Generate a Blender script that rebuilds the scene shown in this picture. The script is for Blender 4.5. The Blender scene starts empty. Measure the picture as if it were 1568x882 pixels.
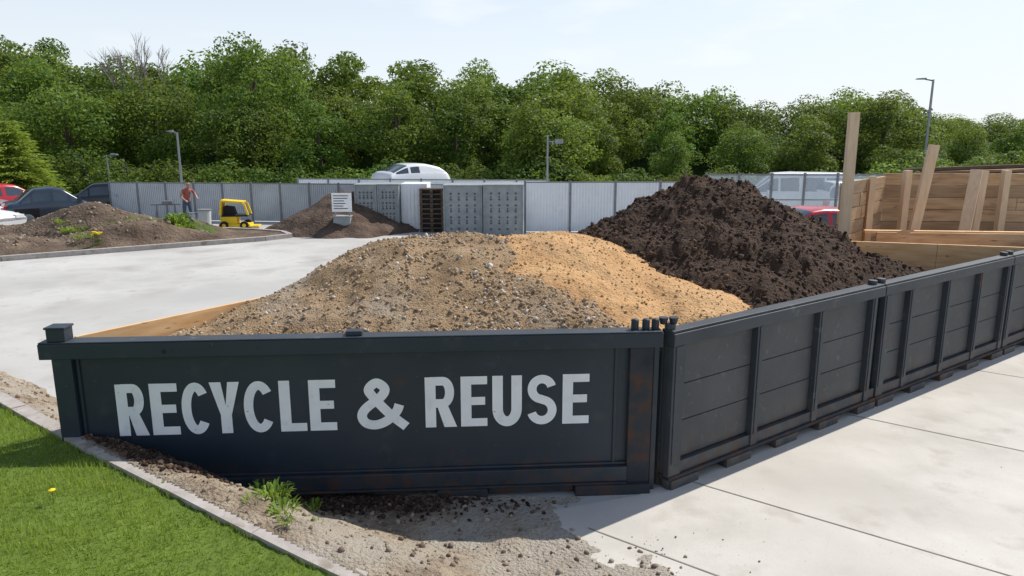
import bpy, bmesh, math, random
import numpy as np
from mathutils import Vector, Matrix, Quaternion
random.seed(3); rng=np.random.default_rng(7)
scene=bpy.context.scene
scene.view_settings.view_transform='Standard'
scene.view_settings.look='None'
scene.view_settings.exposure=0
COL=scene.collection
Z=Vector((0,0,1))
# ------------------------------------------------------------ noise
def _h(ix,iy,s):
    n=(ix.astype(np.int64)*374761393+iy.astype(np.int64)*668265263+s*974634777)&0x7fffffff
    n=((n^(n>>13))*1274126177)&0x7fffffff
    return ((n^(n>>16))&0xffff)/65535.0
def vn(x,y,s=0):
    x=np.asarray(x,float);y=np.asarray(y,float)
    ix=np.floor(x);iy=np.floor(y);fx=x-ix;fy=y-iy
    fx=fx*fx*(3-2*fx);fy=fy*fy*(3-2*fy)
    a=_h(ix,iy,s);b=_h(ix+1,iy,s);c=_h(ix,iy+1,s);d=_h(ix+1,iy+1,s)
    return (a*(1-fx)+b*fx)*(1-fy)+(c*(1-fx)+d*fx)*fy*1.0
def fbm(x,y,s=0,o=5,g=.5):
    t=0;a=1;n=0
    for i in range(o):
        t=t+a*(vn(x*2**i,y*2**i,s+i)-.5);n+=a;a*=g
    return t/n*2
def sstep(a,b,x):
    t=np.clip((x-a)/(b-a),0,1);return t*t*(3-2*t)
# ------------------------------------------------------------ materials
def M(name,cols,scale=4,detail=6,rough=.8,bump=.25,bscale=40,bdist=.01,attr=None,trans=0,metal=0,
      stretch=(1,1,1),dark=None,dust=None,spec=.3,fine=None,obrand=0,cpos=None,low=None):
    m=bpy.data.materials.new(name);m.use_nodes=True
    nt=m.node_tree;N=nt.nodes;Lk=nt.links.new
    for n in list(N):N.remove(n)
    out=N.new('ShaderNodeOutputMaterial')
    tc=N.new('ShaderNodeTexCoord');mp=N.new('ShaderNodeMapping');mp.inputs['Scale'].default_value=stretch
    Lk(tc.outputs['Object'],mp.inputs['Vector'])
    ramp=N.new('ShaderNodeValToRGB');cr=ramp.color_ramp
    while len(cr.elements)<len(cols):cr.elements.new(.5)
    for i,c in enumerate(cols):
        p=cpos[i] if cpos else .3+.4*i/max(1,len(cols)-1)
        if attr and not cpos:p=i/max(1,len(cols)-1)
        cr.elements[i].position=p;cr.elements[i].color=(*c,1)
    if attr:
        at=N.new('ShaderNodeAttribute');at.attribute_name=attr;Lk(at.outputs['Fac'],ramp.inputs[0])
    else:
        no=N.new('ShaderNodeTexNoise');no.inputs['Scale'].default_value=scale;no.inputs['Detail'].default_value=detail
        no.inputs['Roughness'].default_value=.6
        Lk(mp.outputs[0],no.inputs['Vector']);Lk(no.outputs['Fac'],ramp.inputs[0])
    col=ramp.outputs[0]
    def mix(fac,a,b,mode='MIX'):
        x=N.new('ShaderNodeMix');x.data_type='RGBA';x.blend_type=mode
        if isinstance(fac,(int,float)):x.inputs[0].default_value=fac
        else:Lk(fac,x.inputs[0])
        if isinstance(a,tuple):x.inputs[6].default_value=(*a,1)
        else:Lk(a,x.inputs[6])
        if isinstance(b,tuple):x.inputs[7].default_value=(*b,1)
        else:Lk(b,x.inputs[7])
        return x.outputs[2]
    def nz(sc,lo,hi,det=5):
        n=N.new('ShaderNodeTexNoise');n.inputs['Scale'].default_value=sc;n.inputs['Detail'].default_value=det
        Lk(mp.outputs[0],n.inputs['Vector'])
        r=N.new('ShaderNodeMapRange');r.inputs[1].default_value=lo;r.inputs[2].default_value=hi
        Lk(n.outputs['Fac'],r.inputs[0]);return r.outputs[0]
    if fine:
        for (sc,lo,hi,c) in fine: col=mix(nz(sc,lo,hi),col,c)
    if low: # dirt and rust creeping up from the foot of the steel
        sp=N.new('ShaderNodeSeparateXYZ');Lk(tc.outputs['Object'],sp.inputs[0])
        r=N.new('ShaderNodeMapRange');r.inputs[1].default_value=low[0];r.inputs[2].default_value=0.0;Lk(sp.outputs[2],r.inputs[0])
        for (sc,lo,hi,c) in ((4,.40,.62,low[1]),(9,.50,.62,low[2])):
            m1=N.new('ShaderNodeMath');m1.operation='MULTIPLY';Lk(r.outputs[0],m1.inputs[0]);Lk(nz(sc,lo,hi,8),m1.inputs[1]);col=mix(m1.outputs[0],col,c)
    if dust:
        a3=N.new('ShaderNodeAttribute');a3.attribute_name='dust';col=mix(a3.outputs['Fac'],col,dust)
    if dark:
        a2=N.new('ShaderNodeAttribute');a2.attribute_name='dark';col=mix(a2.outputs['Fac'],col,dark)
    if obrand:
        oi=N.new('ShaderNodeObjectInfo');hs=N.new('ShaderNodeHueSaturation')
        r=N.new('ShaderNodeMapRange');r.inputs[3].default_value=.5-.022*obrand;r.inputs[4].default_value=.5+.022*obrand
        r2=N.new('ShaderNodeMapRange');r2.inputs[3].default_value=1-.3*obrand;r2.inputs[4].default_value=1+.4*obrand
        Lk(oi.outputs['Random'],r.inputs[0])
        mm=N.new('ShaderNodeMath');mm.operation='MULTIPLY';mm.inputs[1].default_value=7.31
        fr=N.new('ShaderNodeMath');fr.operation='FRACT';Lk(oi.outputs['Random'],mm.inputs[0]);Lk(mm.outputs[0],fr.inputs[0]);Lk(fr.outputs[0],r2.inputs[0])
        Lk(r.outputs[0],hs.inputs['Hue']);Lk(r2.outputs[0],hs.inputs['Value']);Lk(col,hs.inputs['Color']);col=hs.outputs[0]
    b=N.new('ShaderNodeBsdfPrincipled');Lk(col,b.inputs['Base Color'])
    b.inputs['Roughness'].default_value=rough;b.inputs['Metallic'].default_value=metal
    b.inputs['Specular IOR Level'].default_value=spec
    if bump:
        bn=N.new('ShaderNodeTexNoise');bn.inputs['Scale'].default_value=bscale;bn.inputs['Detail'].default_value=6
        Lk(mp.outputs[0],bn.inputs['Vector'])
        bp=N.new('ShaderNodeBump');bp.inputs['Strength'].default_value=bump;bp.inputs['Distance'].default_value=bdist
        Lk(bn.outputs['Fac'],bp.inputs['Height']);Lk(bp.outputs[0],b.inputs['Normal'])
    sh=b.outputs[0]
    if trans:
        t=N.new('ShaderNodeBsdfTranslucent');Lk(mix(.4,col,(.42,.50,.06)),t.inputs['Color'])
        ms=N.new('ShaderNodeMixShader');ms.inputs[0].default_value=trans;Lk(sh,ms.inputs[1]);Lk(t.outputs[0],ms.inputs[2]);sh=ms.outputs[0]
    Lk(sh,out.inputs[0])
    return m
def glass_mat(name,col=(.7,.8,.85),alpha=.3):
    m=bpy.data.materials.new(name);m.use_nodes=True;b=m.node_tree.nodes['Principled BSDF']
    b.inputs['Base Color'].default_value=(*col,1);b.inputs['Alpha'].default_value=alpha;b.inputs['Roughness'].default_value=.15
    return m
# ------------------------------------------------------------ mesh helpers
def np_mesh(name,V,F,mat=None,attrs=None,smooth=False):
    V=np.asarray(V,np.float32);F=np.asarray(F,np.int32);k=F.shape[1]
    me=bpy.data.meshes.new(name);me.vertices.add(len(V));me.vertices.foreach_set('co',V.ravel())
    me.loops.add(F.size);me.loops.foreach_set('vertex_index',F.ravel())
    me.polygons.add(len(F));me.polygons.foreach_set('loop_start',np.arange(0,F.size,k,dtype=np.int32))
    me.polygons.foreach_set('loop_total',np.full(len(F),k,np.int32))
    if smooth:me.polygons.foreach_set('use_smooth',np.ones(len(F),bool))
    if attrs:
        for a,d in attrs.items():
            t=me.attributes.new(a,'FLOAT','POINT');t.data.foreach_set('value',np.asarray(d,np.float32))
    me.update(calc_edges=True)
    if mat:me.materials.append(mat)
    return me
def addo(name,me,parent=None,loc=(0,0,0)):
    o=bpy.data.objects.new(name,me);COL.objects.link(o);o.location=loc
    if parent:o.parent=parent
    return o
def empty(name,loc=(0,0,0)):
    o=bpy.data.objects.new(name,None);COL.objects.link(o);o.location=loc;return o
class MB:
    def __init__(s):s.v=[];s.f=[];s.m=[]
    def add(s,vs,fs,mat):
        b=len(s.v);s.v+= [tuple(x) for x in vs];s.f+=[tuple(b+i for i in f) for f in fs];s.m+=[mat]*len(fs)
    def box8(s,P,mat=0):
        s.add(P,[(0,1,2,3),(4,7,6,5),(0,4,5,1),(1,5,6,2),(2,6,7,3),(3,7,4,0)],mat)
    def box(s,x0,x1,y0,y1,z0,z1,mat=0):
        s.box8([(x0,y0,z0),(x1,y0,z0),(x1,y1,z0),(x0,y1,z0),(x0,y0,z1),(x1,y0,z1),(x1,y1,z1),(x0,y1,z1)],mat)
    def wbox(s,fr,a0,a1,t0,t1,z0,z1,mat=0):
        O,d,n=fr
        W=lambda a,t,z:O+d*a+n*t+Z*z
        s.box8([W(a0,t0,z0),W(a1,t0,z0),W(a1,t1,z0),W(a0,t1,z0),W(a0,t0,z1),W(a1,t0,z1),W(a1,t1,z1),W(a0,t1,z1)],mat)
    def beam(s,p0,p1,w,h,mat=0):
        p0=Vector(p0);p1=Vector(p1);d=(p1-p0).normalized()
        u=d.cross(Z) if abs(d.z)<.95 else d.cross(Vector((0,1,0)))
        u.normalize();v=u.cross(d).normalized();u=u*w/2;v=v*h/2
        s.box8([p0-u-v,p0+u-v,p0+u+v,p0-u+v,p1-u-v,p1+u-v,p1+u+v,p1-u+v],mat)
    def cyl(s,p0,p1,r0,r1=None,n=10,mat=0):
        if r1 is None:r1=r0
        p0=Vector(p0);p1=Vector(p1);d=(p1-p0).normalized()
        u=d.cross(Z) if abs(d.z)<.95 else d.cross(Vector((0,1,0)))
        u.normalize();v=u.cross(d)
        vs=[];
        for p,r in((p0,r0),(p1,r1)):
            for i in range(n):
                a=2*math.pi*i/n;vs.append(p+u*math.cos(a)*r+v*math.sin(a)*r)
        fs=[(i,(i+1)%n,n+(i+1)%n,n+i) for i in range(n)]+[tuple(range(n))[::-1],tuple(range(n,2*n))]
        s.add(vs,fs,mat)
    def prism(s,pts,y0,y1,mat=0):
        n=len(pts);vs=[(x,y0,z) for x,z in pts]+[(x,y1,z) for x,z in pts]
        s.add(vs,[(i,(i+1)%n,n+(i+1)%n,n+i) for i in range(n)]+[tuple(range(n))[::-1],tuple(range(n,2*n))],mat)
    def mesh(s,name,mats,recalc=True):
        me=bpy.data.meshes.new(name);me.from_pydata(s.v,[],s.f)
        for m in mats:me.materials.append(m)
        me.polygons.foreach_set('material_index',s.m)
        if recalc:
            bm=bmesh.new();bm.from_mesh(me);bmesh.ops.recalc_face_normals(bm,faces=bm.faces);bm.to_mesh(me);bm.free()
        me.update();return me
    def obj(s,name,mats,bevel=0,parent=None,loc=(0,0,0),rz=0,smooth=False):
        o=addo(name,s.mesh(name,mats),parent,loc);o.rotation_euler.z=rz
        if bevel:
            b=o.modifiers.new('bevel','BEVEL');b.width=bevel;b.segments=2;b.limit_method='ANGLE'
        if smooth:
            for p in o.data.polygons:p.use_smooth=True
        return o
def heightfield(name,x0,x1,y0,y1,res,func,mask,mat,attrf=None):
    nx=int((x1-x0)/res)+1;ny=int((y1-y0)/res)+1
    X,Y=np.meshgrid(np.linspace(x0,x1,nx),np.linspace(y0,y1,ny))
    H=func(X,Y);V=np.stack([X,Y,H],-1).reshape(-1,3)
    i=np.arange(nx*ny).reshape(ny,nx)
    F=np.stack([i[:-1,:-1],i[:-1,1:],i[1:,1:],i[1:,:-1]],-1).reshape(-1,4)
    if mask is not None:
        k=mask(X,Y,H).reshape(-1);F=F[k[F].all(1)]
        used=np.unique(F);re=np.full(len(V),-1);re[used]=np.arange(len(used));V2=V[used];F=re[F]
    else: V2=V
    at={n:f(V2[:,0],V2[:,1]) for n,f in attrf.items()} if attrf else None
    return addo(name,np_mesh(name,V2,F,mat,at,True))
def tmpl(sub=1):
    bm=bmesh.new();bmesh.ops.create_icosphere(bm,subdivisions=sub,radius=1)
    V=np.array([v.co[:] for v in bm.verts]);F=np.array([[v.index for v in f.verts] for f in bm.faces]);bm.free();return V,F
TV,TF=tmpl(1)
def rotm(n):
    q=rng.normal(size=(n,4));q/=np.linalg.norm(q,axis=1)[:,None];w,x,y,z=q.T
    return np.stack([1-2*(y*y+z*z),2*(x*y-z*w),2*(x*z+y*w),2*(x*y+z*w),1-2*(x*x+z*z),2*(y*z-x*w),2*(x*z-y*w),2*(y*z+x*w),1-2*(x*x+y*y)],-1).reshape(n,3,3)
def rocks(name,P,size,mat,aniso=(.5,1.0),parent=None):
    n=len(P);R=rotm(n);s=rng.uniform(aniso[0],aniso[1],(n,1,3))
    T=TV[None]*(1+rng.uniform(-.28,.28,(n,len(TV),1)))*s
    V=np.einsum('nij,nkj->nki',R,T)*np.asarray(size)[:,None,None]+P[:,None,:]
    F=(TF[None]+(np.arange(n)*len(TV))[:,None,None]).reshape(-1,3)
    me=np_mesh(name,V.reshape(-1,3),F,mat,{'rnd':np.repeat(rng.uniform(0,1,n),len(TV))})
    return addo(name,me,parent)

# ------------------------------------------------------------ material library
m_ground=M('ground_grass',[(.05,.08,.02),(.09,.13,.035)],scale=.4)
m_conc=M('yard_concrete',[(.36,.35,.33),(.48,.47,.445),(.55,.54,.51)],scale=.35,detail=10,rough=.9,bump=.2,bscale=60,bdist=.004,
         fine=[(.7,.50,.72,(.34,.325,.30)),(14,.6,.8,(.40,.38,.35)),(3.5,.60,.72,(.38,.36,.32)),(.25,.48,.66,(.40,.39,.37))])
m_pave=M('pavement_concrete',[(.44,.415,.365),(.53,.50,.45),(.59,.56,.51)],scale=.9,detail=10,rough=.9,bump=.25,bscale=90,bdist=.003,
         fine=[(2.2,.56,.8,(.38,.345,.30)),(70,.62,.8,(.30,.28,.25)),(.5,.5,.7,(.46,.43,.385))])
m_joint=M('joint_dirt',[(.17,.155,.13),(.30,.27,.23)],scale=6)
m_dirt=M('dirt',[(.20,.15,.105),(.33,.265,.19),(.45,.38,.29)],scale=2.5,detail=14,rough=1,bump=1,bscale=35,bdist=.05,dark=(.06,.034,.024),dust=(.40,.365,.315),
         fine=[(22,.55,.66,(.15,.11,.08)),(1.3,.5,.65,(.37,.33,.27))])
m_mound=M('mound_soil',[(.065,.045,.03),(.13,.092,.065),(.22,.165,.115)],scale=1.5,detail=12,rough=1,bump=.9,bscale=12,bdist=.08,
         fine=[(.55,.57,.68,(.09,.13,.03))])
m_heap=M('heap_soil',[(.06,.038,.028),(.105,.072,.052),(.16,.115,.085)],scale=1.5,detail=12,rough=1,bump=.9,bscale=12,bdist=.08)
m_gravel=M('gravel_base',[(.24,.155,.085),(.36,.245,.14),(.44,.315,.19)],scale=2.2,detail=14,rough=1,bump=1,bscale=60,bdist=.035,
         fine=[(.7,.52,.64,(.36,.30,.225)),(30,.55,.66,(.16,.105,.065))])
m_sand=M('sand',[(.40,.225,.10),(.53,.315,.145),(.60,.38,.19)],scale=1.5,detail=12,rough=1,bump=.9,bscale=35,bdist=.03,
         fine=[(30,.58,.7,(.31,.18,.085)),(1.1,.55,.7,(.46,.29,.15))])
m_mulch=M('mulch_soil',[(.032,.019,.013),(.058,.035,.023),(.095,.057,.037)],scale=5,detail=12,rough=1,bump=1,bscale=30,bdist=.05)
m_peb=M('gravel_stones',[(.19,.12,.068),(.32,.215,.125),(.40,.295,.19),(.46,.40,.33),(.60,.58,.54)],attr='rnd',rough=.9,bump=0,cpos=[0,.35,.72,.92,1])
m_sandc=M('sand_clods',[(.32,.185,.08),(.54,.345,.175)],attr='rnd',rough=1,bump=0)
m_clod=M('mulch_clods',[(.022,.013,.009),(.06,.036,.024),(.13,.078,.05)],attr='rnd',rough=1,bump=0)
m_dclod=M('dirt_clods',[(.15,.10,.07),(.36,.30,.23)],attr='rnd',rough=1,bump=0)
m_kerb=M('kerb_stone',[(.32,.285,.26),(.45,.41,.38)],scale=8,detail=10,rough=.95,bump=.5,bscale=80,bdist=.004,fine=[(5,.58,.7,(.25,.21,.17))])
m_lawn=M('lawn_soil',[(.08,.12,.02),(.13,.19,.03)],scale=3,rough=1)
m_blade=M('grass_blades',[(.10,.17,.018),(.22,.33,.035),(.37,.46,.09)],attr='rnd',rough=.6,bump=0,trans=.4)
m_steel=M('navy_steel',[(.019,.029,.042),(.030,.042,.057)],scale=.9,detail=8,rough=.45,bump=.15,bscale=5,bdist=.012,spec=.4,
          fine=[(5,.60,.8,(.048,.056,.066)),(38,.70,.76,(.10,.10,.10)),(2.6,.70,.78,(.06,.036,.026))],low=(.42,(.055,.056,.058),(.085,.042,.028)))
m_steelr=M('rusty_steel',[(.024,.029,.036),(.038,.04,.046),(.08,.042,.028),(.12,.06,.035)],scale=5,detail=10,rough=.8,bump=.3,bscale=30,bdist=.005,cpos=[.3,.50,.62,.8])
m_steelg=M('grey_painted_boards',[(.056,.060,.064),(.086,.089,.092)],scale=1.4,detail=10,rough=.6,bump=.35,bscale=14,bdist=.008,
          fine=[(10,.62,.75,(.115,.115,.112)),(3,.66,.73,(.11,.075,.055)),(45,.70,.75,(.22,.21,.20))],low=(.5,(.13,.12,.105),(.10,.065,.045)))
m_steelf=M('grey_frame_steel',[(.034,.042,.052),(.054,.063,.073)],scale=2,rough=.5,bump=.15,bscale=20,bdist=.004,
          fine=[(7,.64,.74,(.10,.105,.11)),(30,.69,.75,(.2,.19,.18)),(3,.66,.72,(.10,.06,.04))],low=(.4,(.11,.10,.09),(.09,.05,.035)))
m_white=M('lettering_white',[(.74,.76,.78),(.86,.87,.88)],scale=4,detail=8,rough=.7,bump=.1,fine=[(26,.70,.76,(.10,.11,.13)),(6,.62,.8,(.62,.64,.66))])
m_ply=M('pine_board',[(.60,.34,.14),(.72,.45,.22),(.78,.54,.31)],scale=2,detail=8,rough=.7,bump=.1,stretch=(1,1,7),fine=[(5,.66,.72,(.34,.16,.06))])
m_plank=M('weathered_plank',[(.36,.22,.12),(.50,.335,.195),(.58,.41,.26)],scale=1.6,detail=10,rough=.8,bump=.3,bscale=20,stretch=(1,1,9),fine=[(3,.62,.7,(.24,.14,.08))])
m_plankb=M('grey_plank',[(.28,.185,.11),(.42,.29,.18)],scale=2,detail=10,rough=.8,bump=.3,bscale=20,stretch=(1,1,9))
m_post=M('pine_post',[(.60,.43,.28),(.72,.55,.38)],scale=3,detail=8,rough=.7,bump=.1,stretch=(6,6,1))
m_fence=M('fence_sheet',[(.46,.50,.53),(.60,.64,.67)],scale=1.2,rough=.55,bump=.05,fine=[(3,.62,.75,(.38,.39,.40))])
m_fpost=M('fence_post_metal',[(.16,.17,.18),(.24,.25,.26)],scale=5,rough=.5,bump=0)
m_wpanel=M('white_sheet',[(.72,.75,.78),(.82,.85,.87)],scale=1.5,rough=.5,bump=.05,fine=[(2,.6,.8,(.64,.66,.67))])
m_block=M('grey_cladding',[(.22,.24,.25),(.32,.345,.355)],scale=5,detail=10,rough=.9,bump=.4,bscale=40)
m_blockd=M('cladding_relief',[(.08,.087,.095),(.13,.135,.14)],scale=5,rough=.9,bump=0)
m_pallet=M('dark_pallet',[(.08,.055,.04),(.16,.11,.08)],scale=6,rough=.9,bump=.2)
m_black=M('black_rubber_and_gap_shade',[(.012,.012,.013),(.02,.02,.022)],scale=8,rough=.7,bump=0)
m_pole=M('lamp_metal',[(.22,.24,.26),(.30,.32,.34)],scale=3,rough=.4,bump=0,metal=.5)
m_yellow=M('yellow_paint',[(.85,.56,.02),(.90,.64,.04)],scale=4,rough=.4,bump=0,fine=[(10,.66,.72,(.3,.2,.05))])
m_bark=M('bark',[(.07,.055,.04),(.13,.105,.08)],scale=8,rough=1,bump=.5)
m_leaf=M('foliage',[(.036,.080,.012),(.095,.17,.024),(.23,.315,.05)],attr='rnd',rough=.65,bump=0,trans=.36,obrand=1)
m_conifer=M('conifer_needles',[(.14,.22,.02),(.32,.42,.06)],attr='rnd',rough=.7,bump=0,trans=.35)
m_weed=M('weed_leaf',[(.10,.19,.015),(.26,.38,.05)],attr='rnd',rough=.6,bump=0,trans=.35)
m_flower=M('dandelion',[(.75,.55,.02),(.85,.65,.03)],scale=20,bump=0)
m_glass=M('car_glass',[(.03,.04,.05),(.06,.08,.10)],scale=1,rough=.06,bump=0,spec=.9)
m_pglass=glass_mat('panel_glass')
m_concb=M('barrier_concrete',[(.30,.29,.27),(.42,.41,.38)],scale=4,rough=.9)
def paint(n,c):return M('car_paint_'+n,[tuple(x*.9 for x in c),c],scale=1,rough=.22,bump=0,spec=.6)
p_dark=paint('dark',(.03,.045,.07));p_black=paint('black',(.015,.016,.02));p_wht=paint('white',(.76,.77,.78));p_red=paint('red',(.46,.02,.03));p_blue=paint('blue',(.05,.12,.22));p_grey=paint('grey',(.25,.28,.32))
m_lred=M('tail_lamp',[(.5,.01,.01),(.6,.02,.02)],scale=3,bump=0,rough=.2)

# ------------------------------------------------------------ ground
g=MB();g.add([(-400,-60,0),(400,-60,0),(400,500,0),(-400,500,0)],[(0,1,2,3)],0);g.obj('ground',[m_ground])
g=MB();g.add([(-45,-12,.004),(45,-12,.004),(45,31,.004),(-45,31,.004)],[(0,1,2,3)],0);g.obj('concrete_yard',[m_conc])
A0=Vector((1.40,6.2,0));rd=Vector((.813,.583,0)).normalized();rn=Vector((rd.y,-rd.x,0))
RUN=(A0,rd,rn)
pv=MB();pts=[A0+rd*-.3-rn*.02,A0+rd*20-rn*.02,A0+rd*20+rn*14,Vector((5,-6,0)),Vector((-.6,-6,0)),Vector((-.6,4.2,0)),Vector((-.2,5.6,0))]
pv.add([(p.x,p.y,.008) for p in pts],[tuple(range(len(pts)))[::-1]],0)
jd=Vector((.8,-.6,0))
for (x,y,l) in [(1.72,6.30,9),(3.98,8.0,9),(6.35,9.8,9),(.634,5.48,6),(8.6,11.4,9)]:
    p0=Vector((x,y,.012));p1=p0+jd*l;w=Vector((.6,.8,0))*.007
    pv.add([p0-w,p1-w,p1+w,p0+w],[(0,1,2,3)],1)
pv.obj('pavement',[m_pave,m_joint])

KB=np.array([(-14,13.8,.45),(-9,9.9,.5),(-5.2,6.92,.6),(-3.95,5.93,.65),(-2.68,5.09,.6),(-1.10,4.29,.35),(.6,3.55,.12),(3,2.6,.02),(8,.8,0)])
ks=[]
for i in range(1,len(KB)-2):
    a,b,c,d=KB[i-1:i+3]
    for t in np.linspace(0,1,14,endpoint=False):
        ks.append(.5*((2*b)+(-a+c)*t+(2*a-5*b+4*c-d)*t*t+(-a+3*b-3*c+d)*t**3))
ks=np.array([KB[0]]+ks+[KB[-2],KB[-1]])
def kerbd(X,Y):
    X=np.asarray(X,float);sh=X.shape;x=X.ravel();y=np.asarray(Y,float).ravel()
    best=np.full(x.size,1e9);zk=np.zeros(x.size);sg=np.zeros(x.size)
    for a,b in zip(ks[:-1],ks[1:]):
        d=b-a;l2=d[0]**2+d[1]**2;t=np.clip(((x-a[0])*d[0]+(y-a[1])*d[1])/l2,0,1)
        px=a[0]+t*d[0];py=a[1]+t*d[1];D=np.hypot(x-px,y-py)
        s=np.sign(d[0]*(y-a[1])-d[1]*(x-a[0]));k=D<best
        best=np.where(k,D,best);zk=np.where(k,a[2]+t*d[2],zk);sg=np.where(k,s,sg)
    return (best*sg).reshape(sh),zk.reshape(sh)
def qf(X,Y):return X-(1.05-(Y-5.3)*.65)+.55*fbm(X*1.8,Y*1.8,5,6)
def zT(X,Y):
    d,zk=kerbd(X,Y)
    base=.040-.065*sstep(-1.0,.45,qf(X,Y))
    base=np.where(Y>6.0,-.06,base)
    n=fbm(X*2.6,Y*2.6,9,7,.6)
    z=zk*(1-sstep(0.02,1.15,d+.12*fbm(X*1.3,Y*1.3,3)))
    zd=z+base+n*.06*sstep(0,.3,d)*(1-.7*sstep(-1.0,0,qf(X,Y)))
    zl=zk+.015*fbm(X,Y,2)
    return np.where(d>0,zd,zl)
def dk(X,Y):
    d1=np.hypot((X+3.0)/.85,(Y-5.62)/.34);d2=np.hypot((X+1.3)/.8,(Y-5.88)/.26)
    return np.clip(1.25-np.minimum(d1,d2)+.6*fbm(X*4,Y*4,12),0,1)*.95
def du(X,Y):
    return np.clip(sstep(-1.6,-.2,qf(X,Y))*.9+.5*fbm(X*3,Y*3,19),0,1)*.85*(Y<6.05)
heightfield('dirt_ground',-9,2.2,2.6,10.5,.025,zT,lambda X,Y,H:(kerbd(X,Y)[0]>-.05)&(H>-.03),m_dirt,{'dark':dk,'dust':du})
heightfield('lawn',-16,6,-6,14,.12,lambda X,Y:zT(X,Y)-.0,lambda X,Y,H:kerbd(X,Y)[0]<.06,m_lawn)
kk=MB()
seglen=np.r_[0,np.cumsum(np.hypot(*np.diff(ks[:,:2],axis=0).T))]
L=seglen[-1];s=0
def kp(s):return np.array([np.interp(s,seglen,ks[:,i]) for i in range(3)])
while s<L-1:
    n=4;e=min(s+.9,L);jz=random.uniform(-.006,.006)
    for j in range(n):
        sa=s+(e-s-.008)*j/n;sb=s+(e-s-.008)*(j+1)/n
        a=kp(sa);b=kp(sb);ta=kp(sa+.05)-kp(sa-.05);tb=kp(sb+.05)-kp(sb-.05)
        na=np.array([-ta[1],ta[0]])/np.hypot(*ta[:2])*.065;nb=np.array([-tb[1],tb[0]])/np.hypot(*tb[:2])*.065
        q=[(a[0]-na[0],a[1]-na[1]),(b[0]-nb[0],b[1]-nb[1]),(b[0]+nb[0],b[1]+nb[1]),(a[0]+na[0],a[1]+na[1])]
        zz=[a[2]+jz,b[2]+jz,b[2]+jz,a[2]+jz]
        kk.box8([(x,y,z-.2) for (x,y),z in zip(q,zz)]+[(x,y,z+.035) for (x,y),z in zip(q,zz)],0)
    s=e
kk.obj('kerb',[m_kerb],bevel=0)
n=180000
gx=rng.uniform(-7.0,.8,n);gy=rng.uniform(2.9,8.8,n)
d,_=kerbd(gx,gy);k=(d<-.045)&(gy>3.0);gx=gx[k];gy=gy[k];d=d[k]
gz=zT(gx,gy);n=len(gx);clump=fbm(gx*3,gy*3,4)
h=rng.uniform(.025,.065,n)*(1+.8*clump);az=rng.uniform(0,6.28,n);ln=rng.uniform(0,.04,n);la=rng.uniform(0,6.28,n);w=rng.uniform(.002,.0045,n)
P=np.stack([gx,gy,gz-.005],-1)
V=np.stack([P+np.stack([np.cos(az)*w,np.sin(az)*w,0*w],-1),P-np.stack([np.cos(az)*w,np.sin(az)*w,0*w],-1),P+np.stack([np.cos(la)*ln,np.sin(la)*ln,h],-1)],1)
r=np.clip(rng.uniform(0,1,n)*.8+.6*clump+.1,0,1)
addo('grass',np_mesh('grass_blades',V.reshape(-1,3),np.arange(3*n).reshape(-1,3),m_blade,{'rnd':np.repeat(r,3)}))

def weed(name,x,y,z,r,n,h=.2):
    b=rng.uniform(0,1,(n,))**.6*r;a=rng.uniform(0,6.28,n);V=[];F=[];R=[]
    for i in range(n):
        px,py=x+math.cos(a[i])*b[i]*.6,y+math.sin(a[i])*b[i]*.6
        hh=h*rng.uniform(.3,1);o=a[i]+rng.uniform(-.9,.9);q=rng.uniform(.3,.7);ex=math.cos(o)*r*q;ey=math.sin(o)*r*q
        w=rng.uniform(.008,.022)*h/.2;wx,wy=-math.sin(o)*w,math.cos(o)*w
        B=len(V);V+=[(px,py,z),(px+ex*.5-wx,py+ey*.5-wy,z+hh*.8),(px+ex,py+ey,z+hh*rng.uniform(.5,1)),(px+ex*.5+wx,py+ey*.5+wy,z+hh*.8)]
        F.append((B,B+1,B+2,B+3));R+=[rng.uniform(0,1)]*4
    return addo(name,np_mesh(name,V,F,m_weed,{'rnd':R}))
for (x,y,r,nn,h) in [(-1.85,5.15,.16,90,.14),(-1.70,4.9,.14,70,.10),(-2.05,5.35,.12,45,.09),(-1.62,5.35,.09,25,.12),(-1.95,4.95,.10,30,.06),(-1.45,4.9,.06,14,.05),(-1.62,4.72,.09,30,.07)]:
    weed('weed_plant',x,y,float(zT(np.array([x]),np.array([y]))[0]),r,nn,h)
fl=MB()
for (x,y,z,s) in [(-3.3,4.75,.72,.02),]:
    fl.cyl((x,y,z-.09),(x,y,z),.003,.003,6,1);fl.cyl((x,y,z),(x,y,z+.014),.012,.024,10,0);fl.cyl((x,y,z+.014),(x,y,z+.022),.024,.01,10,0)
fl.obj('dandelion_flower',[m_flower,m_weed])

# ------------------------------------------------------------ bins
FL=Vector((-3.87,5.83,0));fd=Vector((.9974,.0713,0)).normalized();fn=Vector((fd.y,-fd.x,0));FR=(FL,fd,fn)
c=MB()
c.wbox(FR,.05,5.12,-.05,0,.12,1.40,0)
c.wbox(FR,-.09,5.22,-.10,.07,1.385,1.52,0)
c.wbox(FR,-.085,5.215,-.098,.068,1.521,1.533,3)
c.wbox(FR,0,.16,.001,.055,.0,1.384,0)
c.wbox(FR,.175,.20,.001,.02,.27,1.384,0)
c.wbox(FR,4.93,5.14,.001,.06,.0,1.384,2)
c.wbox(FR,5.15,5.20,-.08,.03,.0,1.384,0)
c.wbox(FR,4.80,4.83,.001,.015,.27,1.384,0)
c.wbox(FR,.161,4.929,.001,.03,.262,.285,0)
c.wbox(FR,.161,4.929,.001,.075,.12,.26,0)
c.wbox(FR,.161,4.929,.001,.10,.10,.118,2)
for a0,a1 in [(3.2,3.65),(4.45,5.14)]: c.wbox(FR,a0,a1,-.05,.12,.0,.10,2)
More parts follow.
